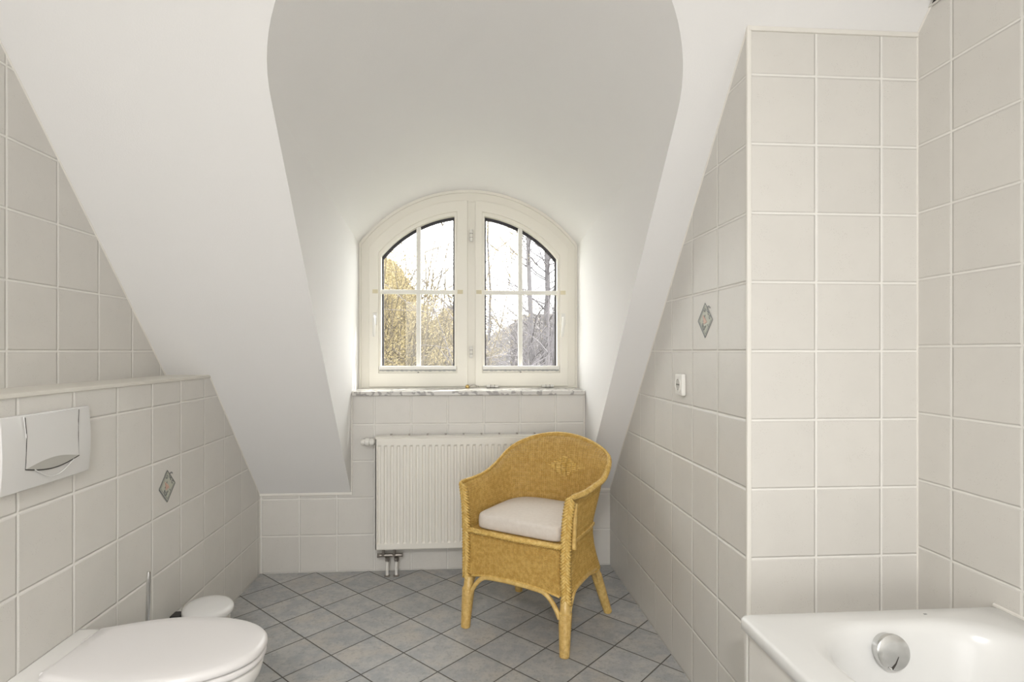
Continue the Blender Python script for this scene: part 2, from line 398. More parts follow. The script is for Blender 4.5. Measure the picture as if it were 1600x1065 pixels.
# printed diamonds on two wall tiles
def motif(wall, x, nx, yc, zc, r, flip, label):
    def P(a, b, lift): return (x+nx*lift, yc+a*r*flip, zc+b*r)
    mb = MB(); mb.add([P(0, 1, .0006), P(.97, 0, .0006), P(0, -1, .0006), P(-.97, 0, .0006)], [(0, 1, 2, 3)])
    base = mb.build('diamond_ornament', M['motif_pale'], wall, label=label)
    rnd = random.Random(4); mb = MB()
    def line(pts, w): mb.tube([P(a, b, .0010) for a, b in pts], w, 5, flat=0.25, up=(nx, 0, 0))
    line([(0, 1), (.97, 0)], .0022); line([(0, 1), (-.97, 0)], .003); line([(0, -1), (-.97, 0)], .0035); line([(0, -1), (.97, 0)], .0028)
    line([(0, .82), (-.78, 0), (0, -.8)], .0012); line([(0, -.82), (.78, 0)], .0012)
    def curl(cx, cy, rad, a0, turns):
        line([(cx+rad*(1-.7*k/16)*math.cos(a0+turns*k/16), cy+rad*(1-.7*k/16)*math.sin(a0+turns*k/16)) for k in range(17)], .0026)
    curl(.42, .58, .24, .4, 5.5); curl(-.14, -.38, .26, 2.2, 4.6); curl(.62, .12, .15, 0, 5); curl(-.02, .62, .14, 3, 5)
    for k in range(9):
        a, b = rnd.uniform(-.35, .5), rnd.uniform(-.5, .6); line([(a, b), (a+rnd.uniform(-.15, .15), b+rnd.uniform(-.15, .15))], .0026)
    mb.build('scroll_lines', M['motif_grey'], base)
    mb = MB()
    for k in range(6):
        a = -.18+.07*k; mb.tube([P(a-.1, .30-.05*k, .0014), P(a-.02, .05-.03*k, .0014), P(a+.04, -.22+.02*k, .0014)], .0028, 5, flat=0.25, up=(nx, 0, 0))
    mb.build('shell_print', M['motif_rose'], base)
motif(wl, XL, 1, 2.165, 0.70, 0.058, 1, 'rose and grey printed diamond on the tile above the pedal bin')
motif(wr, XR, -1, 1.861, 1.305, 0.058, -1, 'rose and grey printed diamond on the tile above the socket')

# ------------------------------------------------------------------ window
win = empty('window_1', (0, 0, 0)); structure(win)
def arc(x, R): return WZ0+math.sqrt(max(R*R-(x-WX)**2, 0))
def shp(xl, xr, zb, R, n=28):
    return [(xl, zb), (xr, zb)]+[(xr+(xl-xr)*k/n, arc(xr+(xl-xr)*k/n, R)) for k in range(n+1)]
FXL, FXR, FB = -0.612, 0.678, 0.978
fr = MB().ring(shp(FXL-0.02, FXR+0.02, FB-0.02, 0.825), shp(-0.548, 0.616, 1.004, 0.742), 'y', 3.352, 3.43).build('frame', M['frame'], win, bevel=0.002)
MB().ring(shp(FXL-0.004, FXR+0.004, FB, 0.818), shp(FXL+0.010, FXR-0.010, FB+0.010, 0.798), 'y', 3.344, 3.356).build('edge_moulding', M['frame'], win, bevel=0.002)
MB().box(0.018, 0.068, 3.352, 3.42, 1.0, 2.09).build('mullion', M['frame'], win, bevel=0.002)
def sash(xl, xr, gl, gr, side):
    s = MB().ring(shp(xl, xr, 0.990, 0.752), shp(gl-0.016, gr+0.016, 1.072, 0.688), 'y', 3.338, 3.40).build('sash', M['frame'], win, bevel=0.003)
    MB().ring(shp(gl-0.016, gr+0.016, 1.072, 0.689), shp(gl-0.001, gr+0.001, 1.086, 0.666), 'y', 3.346, 3.39).build('glazing_bead', M['frame'], s, bevel=0.002)
    MB().ring(shp(gl-0.004, gr+0.004, 1.080, 0.669), shp(gl+0.008, gr-0.008, 1.092, 0.650), 'y', 3.384, 3.40).build('spacer', M['spacer'], s)
    # bare outer casement edge seen past the glass
    MB().prism(shp(gl-0.003, gr+0.003, 1.082, 0.668), 'y', 3.387, 3.391).build('pane', M['glass'], s)
    xm = (gl+gr)/2+(0.002 if side < 0 else -0.003)
    MB().box(xm-0.0125, xm+0.0125, 3.357, 3.386, 1.086, arc(xm, 0.668)).build('muntin', M['muntin'], s, bevel=0.002)
    MB().box(gl-0.012, gr+0.012, 3.352, 3.382, 1.5385, 1.5625).build('muntin', M['muntin'], s, bevel=0.002)
    for xx in (gl-0.035, gr+0.035):
        MB().box(xx-0.016, xx+0.016, 3.3368, 3.340, 1.5385, 1.5625).build('filler_patch', M['putty'], s, bevel=0.001, label='yellowed filler patch')
    # collapsed pleated blind on the bottom bead
    b = MB().box(gl-0.014, gr+0.014, 3.332, 3.350, 1.091, 1.113).build('blind_rail', M['metal_white'], s, bevel=0.004, seg=3, label='white rail of a folded pleated blind')
    mb = MB(); n = 60; top = []; bot = []
    x0, x1 = gl-0.01, gr+0.01
    mb.tube([(x0+(x1-x0)*k/n, 3.340, 1.087+0.0015*math.sin(k*1.7)+0.001*math.sin(k*.61)) for k in range(n+1)], 0.0045, 6)
    mb.build('pleated_fabric', M['blind'], b, smooth=True, label='grey folded fabric')
    MB().lathe([(0.006, 0), (0.006, 0.003), (0.003, 0.004)], (xm, 3.332, 1.103), (0, -1, 0), 12).build('screw_cap', M['metal_white'], b, smooth=True)
    MB().lathe([(0.006, 0), (0.006, 0.004), (0.002, 0.006)], (xm, 3.346, 1.073), (0, -1, 0), 12).build('cord_clip', M['nickel'], s, smooth=True)
    # handle on the outer stile
    hx = xl+0.036 if side < 0 else xr-0.030
    hd = MB().box(hx-0.012, hx+0.012, 3.326, 3.338, 1.355, 1.425).build('handle', M['metal_white'], s, bevel=0.004, seg=3)
    lean = 0.012 if side > 0 else 0.0
    MB().tube([(hx, 3.334, 1.400), (hx, 3.300, 1.400), (hx-lean*.2, 3.293, 1.385), (hx-lean, 3.293, 1.30), (hx-lean, 3.297, 1.285)], [0.008, 0.008, 0.009, 0.0085, 0.006], 10).build('lever', M['metal_white'], hd, smooth=True)
    return s
sash(-0.556, 0.020, -0.485, -0.058, -1)
sash(0.066, 0.622, 0.123, 0.556, 1)
def hinge(p, axis):
    hg = MB().lathe([(0.006, -0.036), (0.009, -0.034), (0.009, -0.012), (0.007, -0.011), (0.007, 0.011), (0.009, 0.012), (0.009, 0.034), (0.006, 0.036)], p, axis, 14).build('hinge', M['metal_white'], win, smooth=True)
    q = Vector(p); a = Vector(axis)
    for s_ in (-1, 1):
        MB().lathe([(0.0098, -0.0015), (0.0098, 0.0015)], q+a*0.012*s_, axis, 14).build('hinge_ring', M['nickel'], hg, smooth=True)
hinge((0.042, 3.338, 1.885), (0, 0, 1)); hinge((0.042, 3.338, 1.195), (0, 0, 1))
hinge((0.168, 3.330, 0.992), (1, 0, 0)); hinge((0.498, 3.330, 0.992), (1, 0, 0))
bl = MB().lathe([(0.013, 0), (0.013, 0.006), (0.008, 0.010)], (0.020, 3.338, 0.989), (0, -1, 0), 16).build('stopper', M['brass'], win, smooth=True, label='round brass stopper')
mb = MB()
mb.tube([(0.030, 3.33, 0.990), (0.045, 3.326, 1.000), (0.060, 3.325, 1.004), (0.072, 3.325, 0.999), (0.074, 3.325, 0.985), (0.082, 3.325, 0.998), (0.088, 3.325, 0.986)], 0.0014, 6)
mb.tube([(0.024, 3.33, 0.988), (0.05, 3.32, 0.985), (0.072, 3.32, 0.986)], 0.0014, 6)
mb.build('wire_loop', M['nickel'], bl, smooth=True, label='loose thin wire')

sill = MB().box(SL+0.004, SR+0.002, 3.098, 3.365, 0.957, 0.981).build('window_sill', M['marble'], bevel=0.003, seg=2)
structure(sill)

# unseen window behind the camera, added to go with the rear fill light
w2 = empty('added_rear_window', (0, 0, 0)); structure(w2)
MB().ring([(-1.08, 0.27), (0.88, 0.27), (0.88, 2.13), (-1.08, 2.13)], [(-1.0, 0.35), (0.8, 0.35), (0.8, 2.05), (-1.0, 2.05)], 'y', Y0, Y0+0.03).build('frame', M['frame'], w2, bevel=0.003)
MB().box(-1.0, 0.8, Y0, Y0+0.006, 0.35, 2.05).build('pane', M['metal_white'], w2)

# ------------------------------------------------------------------ radiator
rad = empty('radiator', (-0.47, 3.02, 0.145)); tag(rad, 'ivory ribbed panel radiator on the tiled wall below the arched window', 'radiator')
RW, RH = 1.04, 0.592
n = 31; pitch = RW/n
pts = []
mb = MB(); rows = []
zs = [0.0, 0.004, 0.030, 0.038, RH-0.046, RH-0.036, RH-0.004, RH]
xsamp = []
for i in range(n):
    xsamp += [(i*pitch+0.002, 0), (i*pitch+0.007, 0), (i*pitch+0.011, 1), (i*pitch+0.022, 1), (i*pitch+0.026, 0)]
xsamp = [(0.0, 0)]+[(x+0.004, d) for x, d in xsamp if x+0.004 < RW-0.006]+[(RW, 0)]
for z in zs:
    deep = 1 if 0.034 < z < RH-0.040 else 0
    rows.append([(x, 0.0075*d*deep+(0.004 if z in (0.0, RH) else 0), z) for x, d in xsamp])
mb.loft(rows, False, False, closed=False)
# returns of the front sheet
mb.box(0, RW, 0.004, 0.018, -0.0005, 0.004); mb.box(0, RW, 0.004, 0.018, RH-0.004, RH+0.0005)
mb.box(-0.001, 0.005, 0.0, 0.070, 0.004, RH); mb.box(RW-0.003, RW+0.001, 0.0, 0.018, 0, RH)
mb.build('front_panel', M['radiator'], rad)
MB().box(0.004, RW-0.004, 0.018, 0.070, 0.012, RH-0.006).build('side_cover', M['radiator'], rad, bevel=0.002)
mb = MB().box(0, RW, 0.006, 0.074, RH+0.001, RH+0.007)
g = mb.build('top_grille', M['radiator'], rad, bevel=0.0015)
for k in range(10):
    x = 0.075+k*0.098
    MB().box(x-0.005, x+0.005, 0.060, 0.078, RH+0.007, RH+0.014).build('grille_clip', M['nickel'], g, bevel=0.001)
for x in (0.18, 0.86):
    MB().box(x-0.015, x+0.015, 0.068, 0.085, 0.1, RH-0.05).build('bracket', M['radiator'], rad)
v = MB().lathe([(0.010, 0.0), (0.010, 0.012), (0.019, 0.013), (0.019, 0.030), (0.016, 0.031), (0.016, 0.036), (0.0205, 0.038), (0.0205, 0.058), (0.015, 0.062), (0.014, 0.078), (0.011, 0.082), (0.0, 0.083)], (0.002, 0.035, 0.568), (-1, 0, 0), 24).build('thermostat_valve', M['metal_white'], rad, smooth=True)
MB().lathe([(0.012, 0), (0.012, 0.010)], (0.003, 0.035, 0.568), (-1, 0, 0), 20).build('valve_nut', M['nickel'], v, smooth=True)
MB().lathe([(0.0125, 0.074), (0.0125, 0.079)], (0.003, 0.035, 0.568), (-1, 0, 0), 20).build('valve_ring', M['nickel'], v, smooth=True)
mb = MB().tube([(0.012, 0.030, -0.038), (0.135, 0.030, -0.038)], 0.010, 14)
mb.lathe([(0.013, 0), (0.013, 0.014)], (0.006, 0.030, -0.038), (1, 0, 0), 6); mb.lathe([(0.012, 0), (0.012, 0.008)], (0.134, 0.030, -0.038), (1, 0, 0), 6)
hv = mb.build('lock_valve', M['nickel'], rad, smooth=True, label='tarnished nickel valve block')
for x in (0.038, 0.096): MB().lathe([(0.013, 0), (0.013, 0.014), (0.009, 0.015), (0.009, 0.05)], (x, 0.030, -0.044), (0, 0, 1), 6).build('union_nut', M['nickel'], hv)
for x in (0.060, 0.108):
    MB().lathe([(0.010, 0), (0.010, 0.006), (0.014, 0.007), (0.014, 0.022), (0.010, 0.024)], (x, 0.026, -0.072), (0, 0, 1), 6).build('union_nut', M['nickel'], hv)
    MB().tube([(x, 0.018, -0.145), (x, 0.020, -0.10), (x, 0.026, -0.06)], 0.0078, 12).build('pipe', M['metal_white'], rad, smooth=True, label='white painted pipe into the floor')
    MB().lathe([(0.017, 0), (0.017, 0.004), (0.010, 0.006)], (x, 0.018, -0.145), (0, 0, 1), 18).build('pipe_rosette', M['nickel'], rad, smooth=True)

# ------------------------------------------------------------------ flush plate, socket, grille
fp = empty('flush_plate', (XL, 1.553, 0.949)); tag(fp, 'white plastic flush plate on the left tiled wall under the ledge', 'flush plate')
mb = MB(); rings = []
HW, HH = 0.158, 0.093
for zz in range(9):
    z = -HH+2*HH*zz/8; bulge = 0.006*(1-(z/HH)**2)
    rings.append([(0.001, -HW, z)]+[(0.016+bulge-0.004*abs((-HW+2*HW*k/12)/HW)**6, -HW+2*HW*k/12, z) for k in range(13)]+[(0.001, HW, z)])
mb.loft(rings, True, True)
mb.build('cover', M['plastic'], fp, smooth=True, bevel=0.002, angle=35)
mb = MB(); rings = []
b0, b1 = -0.092, 0.100
for zz in range(13):
    ring = []
    for k in range(13):
        t = k/12; bot = -0.040+0.014*math.sin(PI*t); z = bot+(0.090-bot)*zz/12; pinch = 0.004*(1-abs((z-0.02)/0.07))
        ring.append((0.0225+0.0024*(1-(2*t-1)**2)-(0.0010 if z > 0.050 else 0), b0+pinch+(b1-b0-2*pinch)*t, z))
    rings.append([(0.010, ring[0][1], ring[0][2])]+ring+[(0.010, ring[-1][1], ring[-1][2])])
mb.loft(rings, True, True); bt = mb.build('push_button', M['plastic'], fp, smooth=True, angle=30)
# dark joint round the button and the scooped finger recess below it
mb = MB(); N = 20
mb.tube([(0.0215, b0-0.001, 0.088), (0.0222, b0+0.004, 0.04), (0.0215, b0+0.001, -0.040)], 0.0009, 6)
mb.tube([(0.0215, b1+0.001, 0.088), (0.0222, b1-0.003, 0.04), (0.0215, b1, -0.040)], 0.0009, 6)
mb.tube([(0.0222, b0+(b1-b0)*k/N, -0.0405-0.0145*math.sin(PI*k/N)) for k in range(N+1)], 0.0016, 6)
mb.build('button_joint', M['dark'], fp, smooth=True)
mb = MB(); up = [(0.0227+0.0024*math.sin(PI*k/N), b0+(b1-b0)*k/N, -0.040+0.0142*math.sin(PI*k/N)) for k in range(N+1)]; lo = [(0.0225, b0+(b1-b0)*k/N, -0.0405-0.013*math.sin(PI*k/N)) for k in range(N+1)]
mb.loft([up, lo], False, False, closed=False); mb.build('grip_face', plain('grey_plastic_underside', rgb(0.50, 0.49, 0.45), 0.4), bt, smooth=True, label='greyer slanted grip below the button')
mb = MB(); rings = []
up = [(0.0222, b0+0.004+(b1-b0-0.008)*k/N, -0.0425-0.0145*math.sin(PI*k/N)) for k in range(N+1)]
md_ = [(0.0150, b0+0.02+(b1-b0-0.04)*k/N, -0.044-0.022*math.sin(PI*k/N)) for k in range(N+1)]
lo = [(0.0226, b0+0.028+(b1-b0-0.05)*k/N, -0.046-0.030*math.sin(PI*k/N)) for k in range(N+1)]
mb.tube([(p[0]+0.0006, p[1], p[2]) for p in lo], 0.0016, 6)
mb.build('finger_scoop', M['plastic'], fp, smooth=True)

so = empty('power_socket', (XR, 2.060, 1.075)); tag(so, 'white surface socket on the right tiled wall beside the slope', 'socket')
MB().box(-0.018, 0, -0.034, 0.034, -0.041, 0.041).build('housing', M['socket'], so, bevel=0.006, seg=3)
ins = MB().ring([(0.0215*math.cos(2*PI*k/32)*1.2, 0.0277*math.sin(2*PI*k/32)) for k in range(32)], [(0.0200*math.cos(2*PI*k/32), 0.0215*math.sin(2*PI*k/32)) for k in range(32)], 'x', -0.021, -0.014).build('socket_ring', M['socket'], so, smooth=True, angle=30)
MB().lathe([(0.0215, 0.0), (0.0215, 0.001)], (-0.0178, 0, 0), (-1, 0, 0), 32).build('recess_floor', plain('socket_recess', rgb(0.55, 0.53, 0.49), 0.4), ins)
mb = MB()
for y in (-0.0095, 0.0095): mb.lathe([(0.0028, 0), (0.0028, 0.0008)], (-0.0188, y, 0), (-1, 0, 0), 12)
mb.lathe([(0.0022, 0), (0.0022, 0.0008)], (-0.0188, 0, 0), (-1, 0, 0), 10); mb.build('pin_holes', M['dark'], ins)
for z in (-0.0195, 0.0195): MB().box(-0.0205, -0.0175, -0.003, 0.003, z-0.002, z+0.002).build('earth_clip', M['nickel'], ins)

vg = empty('ventilation_grille', (XR2, 1.40, 2.19)); tag(vg, 'small dark slatted ventilation grille high on the wall above the bath', 'vent')
def clipY(z, y1): return min(y1, slopeY(z)-0.004)
mb = MB(); ya, yb, za, zb = 1.16, 1.60, 2.187, 2.437
poly = [(ya, za), (clipY(za, yb), za), (clipY(zb, yb), zb), (ya, zb)]
mb.prism([(y-1.40, z-2.19) for y, z in poly], 'x', -0.004, 0.0); mb.build('grille_back', M['black'], vg)
for k in range(17):
    z = za+0.008+k*0.0145; mb = MB().box(-0.012, -0.003, ya-1.40+0.004, clipY(z+0.006, yb)-1.40-0.004, z-2.19, z-2.19+0.0045)
    mb.build('slat', M['nickel'], vg)
mb = MB().tube([(-0.005, y-1.40, z-2.19) for y, z in poly[:3]], 0.0045, 6); mb.build('grille_frame', M['metal_white'], vg)

# ceiling lamp (behind the camera)
cl = empty('ceiling_lamp', (-0.3, -1.2, ZC)); tag(cl, 'round opal ceiling lamp', 'lamp')
MB().lathe([(0.19, 0), (0.19, -0.02), (0.17, -0.03)], (0, 0, 0), (0, 0, 1), 40).build('lamp_base', M['metal_white'], cl, smooth=True)
MB().lathe([(0.175, -0.028), (0.178, -0.05), (0.16, -0.068), (0.0, -0.075)], (0, 0, 0), (0, 0, 1), 40).build('lamp_shade', M['lamp'], cl, smooth=True)

# ------------------------------------------------------------------ toilet
wc = empty('toilet', (XL, 1.530, 0)); tag(wc, 'white wall-hung toilet with closed lid at the left wall', 'toilet')
def egg(x0, x1, wb, wm, n=28, inset=0.0, xm=None):
    # outline in plan: x from the hinge edge to the rounded front
    L = x1-x0; xm = x0+L*0.46 if xm is None else xm; pts = []
    half = []
    for k in range(n+1):
        a = PI/2*k/n; half.append((xm+(x1-xm)*math.sin(a), wm*math.cos(a)**0.92 if k < n else 0))
    back = []
    m = 12
    for k in range(m):
        t = k/m; x = x0+(xm-x0)*t; w = wb+(wm-wb)*math.sin(PI/2*t); back.append((x, w))
    right = back+half
    pts = [(x, -w) for x, w in right]+[(x, w) for x, w in reversed(right[:-1])]
    cx = sum(p[0] for p in pts)/len(pts); out = []
    for x, y in pts:
        d = Vector((x-cx, y)); l = d.length; d = d*((l-inset)/l); out.append((cx+d.x, d.y))
    return out
def R3(pts, z, tilt=0.0): return [(x, y, z+tilt*x) for x, y in pts]
lid = []
for ins_, z in [(0.010, 0.405), (0.003, 0.407), (0.0, 0.413), (0.001, 0.421), (0.006, 0.427), (0.014, 0.430), (0.05, 0.4325), (0.10, 0.4338)]:
    lid.append(R3(egg(0.083, 0.572, 0.112, 0.172, inset=ins_), z))
MB().loft(lid).build('lid', M['seat'], wc, smooth=True, angle=60)
st = []
for ins_, z in [(0.012, 0.384), (0.004, 0.386), (0.001, 0.392), (0.002, 0.400), (0.008, 0.403)]:
    st.append(R3(egg(0.090, 0.570, 0.108, 0.171, inset=ins_), z))
MB().loft(st).build('seat', M['seat'], wc, smooth=True, angle=60)
def bowl_ring(z, x1, wb, wm, wall=0.175, r=0.0):
    e = egg(0.0, x1, wall, wm, xm=x1*0.52)
    return [(x, y, z) for x, y in e]
MB().loft([bowl_ring(0.135, 0.30, 0, 0.095, 0.10), bowl_ring(0.16, 0.36, 0, 0.112, 0.12), bowl_ring(0.22, 0.45, 0, 0.135, 0.145), bowl_ring(0.29, 0.525, 0, 0.157, 0.165),
           bowl_ring(0.345, 0.556, 0, 0.168, 0.176), bowl_ring(0.372, 0.562, 0, 0.170, 0.180), bowl_ring(0.380, 0.558, 0, 0.166, 0.178), bowl_ring(0.382, 0.545, 0, 0.155, 0.170)]).build('bowl', M['ceramic'], wc, smooth=True, angle=60)
# raised rear deck against the wall
def deck(z, x1, w, r=0.03):
    return [(0.0, -w, z), (x1*0.45, -w, z), (x1*0.8, -w+r*0.5, z), (x1, -w+r*1.6, z), (x1, w-r*1.6, z), (x1*0.8, w-r*0.5, z), (x1*0.45, w, z), (0.0, w, z)]
MB().loft([deck(0.370, 0.105, 0.180), deck(0.392, 0.100, 0.176), deck(0.400, 0.092, 0.168), deck(0.4035, 0.080, 0.155)]).build('rear_deck', M['ceramic'], wc, smooth=True, angle=60)
for y in (-0.075, 0.075): MB().tube([(0.078, y-0.016, 0.412), (0.078, y+0.016, 0.412)], 0.009, 12).build('hinge', M['seat'], wc, smooth=True)

br = empty('toilet_brush', (-1.000, 1.852, 0)); tag(br, 'chrome toilet brush standing between the toilet and the pedal bin', 'toilet brush')
MB().lathe([(0.044, 0), (0.045, 0.004), (0.045, 0.32), (0.042, 0.325), (0.012, 0.330)], (0, 0, 0), (0, 0, 1), 32).build('holder', M['chrome'], br, smooth=True)
MB().tube([(0.000, 0, 0.325), (0.004, 0.0, 0.49), (0.0042, 0, 0.503)], [0.0062, 0.0062, 0.005], 14).build('handle', M['chrome'], br, smooth=True)

pb = empty('pedal_bin', (-0.952, 2.150, 0)); tag(pb, 'small round pedal bin with white lid in front of the left wall', 'bin')
MB().lathe([(0.080, 0), (0.084, 0.004), (0.084, 0.012), (0.080, 0.016)], (0, 0, 0), (0, 0, 1), 40).build('base_ring', M['black'], pb, smooth=True)
MB().lathe([(0.081, 0.012), (0.081, 0.236)], (0, 0, 0), (0, 0, 1), 48).build('body', M['metal_white'], pb, smooth=True)
MB().lathe([(0.083, 0.232), (0.0875, 0.235), (0.0875, 0.241), (0.083, 0.244)], (0, 0, 0), (0, 0, 1), 48).build('rim_ring', M['black'], pb, smooth=True)
MB().lathe([(0.084, 0.243), (0.086, 0.247), (0.086, 0.258), (0.082, 0.265), (0.070, 0.270), (0.045, 0.274), (0.0, 0.276)], (0, 0, 0), (0.05, -0.05, 1), 48).build('lid', M['plastic'], pb, smooth=True)
MB().box(-0.10, -0.062, -0.065, -0.020, 0.222, 0.252).build('lid_hinge', M['black'], pb, bevel=0.004)
MB().box(0.05, 0.105, -0.105, -0.06, 0.012, 0.020).build('pedal', M['black'], pb, bevel=0.003)

# ------------------------------------------------------------------ bathtub
tub = empty('bathtub', (1.003, 0.480, 0)); tag(tub, 'white enamel bathtub with tiled side in front of the alcove', 'bathtub')
def rrect(x0, x1, y0, y1, r, z, n=10):
    r = min(r, (x1-x0)/2-0.001, (y1-y0)/2-0.001); pts = []
    for cx, cy, a in ((x1-r, y0+r, -PI/2), (x1-r, y1-r, 0), (x0+r, y1-r, PI/2), (x0+r, y0+r, PI)):
        for k in range(n+1):
            t = a+PI/2*k/n; pts.append((cx+r*math.cos(t)-1.003, cy+r*math.sin(t)-0.480, z))
    return pts
X0, X1, T0, T1 = 0.668, 1.333, -0.36, 1.330
rings = [rrect(X0+0.004, X1, T0, T1, 0.016, 0.528), rrect(X0, X1, T0, T1, 0.018, 0.531), rrect(X0, X1, T0, T1, 0.018, 0.552), rrect(X0+0.003, X1-0.001, T0+0.003, T1-0.003, 0.018, 0.557),
         rrect(X0+0.009, X1-0.003, T0+0.008, T1-0.008, 0.018, 0.5595), rrect(X0+0.080, X1-0.055, T0+0.06, T1-0.050, 0.15, 0.5595)]
ix0, ix1, iy0, iy1 = X0+0.090, X1-0.066, T0+0.075, T1-0.060
for d, z in [(0.0, 0.558), (0.008, 0.552), (0.015, 0.540), (0.021, 0.515), (0.029, 0.47), (0.045, 0.38), (0.065, 0.29), (0.09, 0.21), (0.12, 0.17), (0.17, 0.148), (0.22, 0.142)]:
    rings.append(rrect(ix0+d, ix1-d, iy0+d*1.6, iy1-d, 0.17, z))
MB().loft(rings, False, True).build('tub_body', M['enamel'], tub, smooth=True, angle=70)
MB().prism([(T0+0.01-0.480, 0.0), (T1-0.02-0.480, 0.0), (T1-0.014-0.480, 0.529), (T0+0.01-0.480, 0.529)], 'x', 0.676-1.003, 0.690-1.003).build('apron_panel', M['tile_apron'], tub)
MB().box(0.690-1.003, 1.330-1.003, 1.306-0.480, 1.318-0.480, 0, 0.529).build('end_panel', M['tile_apron'], tub)
seam('trim_16', [(X1, T0, 0.561), (X1, T1, 0.561)], 0.005)
MB().box(-0.0035+0.118, 0.0035+0.118, 0.815, 0.819, 0.5592, 0.5602).build('maker_mark', M['motif_grey'], tub)
kc = Vector((0.9435-1.003+0.038, 1.262-0.480-0.023, 0.507)); kax = Vector((-0.04, -1, 0.16)).normalized()
kb = MB().lathe([(0.036, -0.020), (0.036, 0.004), (0.0395, 0.006), (0.0400, 0.012), (0.0385, 0.0165), (0.0355, 0.0180), (0.020, 0.0192), (0.0, 0.0196)], kc, kax, 48).build('overflow_knob', M['chrome_worn'], tub, smooth=True, label='worn chrome overflow knob')
u = kax.orthogonal().normalized(); w_ = kax.cross(u)
zup = (Vector((0, 0, 1))-kax*kax.z).normalized(); xr_ = Vector((1, 0, 0)); xr_ = (xr_-kax*xr_.dot(kax)).normalized()
def kp(a, b, h): return tuple(kc+xr_*a*0.04+zup*b*0.04+kax*h)
MB().tube([kp(0.22, -0.18, 0.0196), kp(0.02, -0.55, 0.0190), kp(-0.22, -0.84, 0.0176)], [0.0005, 0.0016, 0.0028], 8).build('knob_groove', M['dark'], kb, smooth=True)
MB().tube([kp(-0.42, -0.74, 0.0175), kp(-0.30, -0.82, 0.0172), kp(-0.16, -0.88, 0.0165)], [0.002, 0.004, 0.002], 8).build('knob_dent', M['chrome'], kb, smooth=True)

# ------------------------------------------------------------------ wicker chair
ch = empty('wicker_armchair', (0.333, 2.50, 0), -math.atan2(0.571, 0.821)); tag(ch, 'honey-coloured wicker armchair with cream seat cushion before the radiator', 'chair')
RIM = [(.262, -.228, .630), (.270, -.120, .626), (.272, -.019, .632), (.280, .091, .656), (.252, .205, .722), (.140, .245, .776), (0, .255, .797)]
WST = [(.236, -.225), (.230, -.12), (.225, -.02), (.217, .07), (.192, .145), (.110, .188), (0, .198)]
BOT = [(.236, -.225), (.234, -.12), (.233, -.02), (.232, .08), (.222, .165), (.140, .200), (0, .204)]
def cat(P, t):
    n = len(P)-1; s = min(max(t, 0), 1)*n; i = min(int(s), n-1); f = s-i
    p1, p2 = Vector(P[i]), Vector(P[i+1])
    p0 = Vector(P[i-1]) if i > 0 else p1*2-p2
    if i+2 <= n: p3 = Vector(P[i+2])
    else:
        p3 = Vector(P[n-1]); p3[0] = -p3[0]
    return 0.5*((2*p1)+(-p0+p2)*f+(2*p0-5*p1+4*p2-p3)*f*f+(-p0+3*p1-3*p2+p3)*f**3)
def rim_at(u):    # u in [-1, 1], 0 at the middle of the back
    p = cat(RIM, 1-abs(u)); return Vector((p.x*(1 if u > 0 else -1), p.y, p.z))
ZW, ZB = 0.435, 0.226
def col(u):
    sg = 1 if u > 0 else -1; t = 1-abs(u)
    r = cat(RIM, t); w = cat([Vector((a, b, 0)) for a, b in WST], t); b = cat([Vector((a, b_, 0)) for a, b_ in BOT], t)
    w.z = ZW; b.z = ZB
    # inner edge of the rolled rim
    dirn = Vector((r.x-w.x*0.75, r.y-w.y*0.75+0.0, 0)); dirn = dirn.normalized() if dirn.length > 1e-6 else Vector((0, 1, 0))
    q = r-dirn*0.026-Vector((0, 0, 0.036))
    pts = [b, b.lerp(w, 0.5)-Vector((0.010*(b.x/0.236), 0.004, 0)), w, w.lerp(q, 0.5)+Vector((-0.002*sg*0, -0.004, 0)), q, r]
    out = []
    for i in range(len(pts)-1):
        p0 = pts[i-1] if i else pts[0]*2-pts[1]; p1 = pts[i]; p2 = pts[i+1]; p3 = pts[i+2] if i+2 < len(pts) else pts[-1]*2-pts[-2]
        for k in range(6):
            f = k/6; out.append(0.5*((2*p1)+(-p0+p2)*f+(2*p0-5*p1+4*p2-p3)*f*f+(-p0+3*p1-3*p2+p3)*f**3))
    out.append(pts[-1])
    for p in out: p.x *= sg
    return out
def at_z(c, z):
    for a, b in zip(c, c[1:]):
        if a.z <= z <= b.z: return a.lerp(b, (z-a.z)/max(b.z-a.z, 1e-6))
    return c[-1] if z > c[-1].z else c[0]
# even spacing of the stakes along the waist/rim length
NS = 218
us = []; acc = [0.0]; tmp = [-1+2*k/600 for k in range(601)]
for a, b in zip(tmp, tmp[1:]): acc.append(acc[-1]+(rim_at(b)-rim_at(a)).length*0.5+(at_z(col(b) if False else [cat([Vector((x, y, 0)) for x, y in WST], 1-abs(b))], 0)-cat([Vector((x, y, 0)) for x, y in WST], 1-abs(a))).length*0.5)
j = 0
for k in range(NS+1):
    tgt = acc[-1]*k/NS
    while j < 599 and acc[j+1] < tgt: j += 1
    us.append(tmp[j]+(tmp[j+1]-tmp[j])*((tgt-acc[j])/max(acc[j+1]-acc[j], 1e-9)))
cols = [col(u) for u in us]
rs = random.Random(3)
def normal_at(i, z):
    a = at_z(cols[max(i-1, 0)], z); b = at_z(cols[min(i+1, NS)], z); t = b-a
    nrm = Vector((t.y, -t.x, 0)); return nrm.normalized() if nrm.length > 1e-7 else Vector((0, 1, 0))
mb = MB(); z = ZB+0.004; row = 0; PITCH = 0.0046; WR = 0.00215
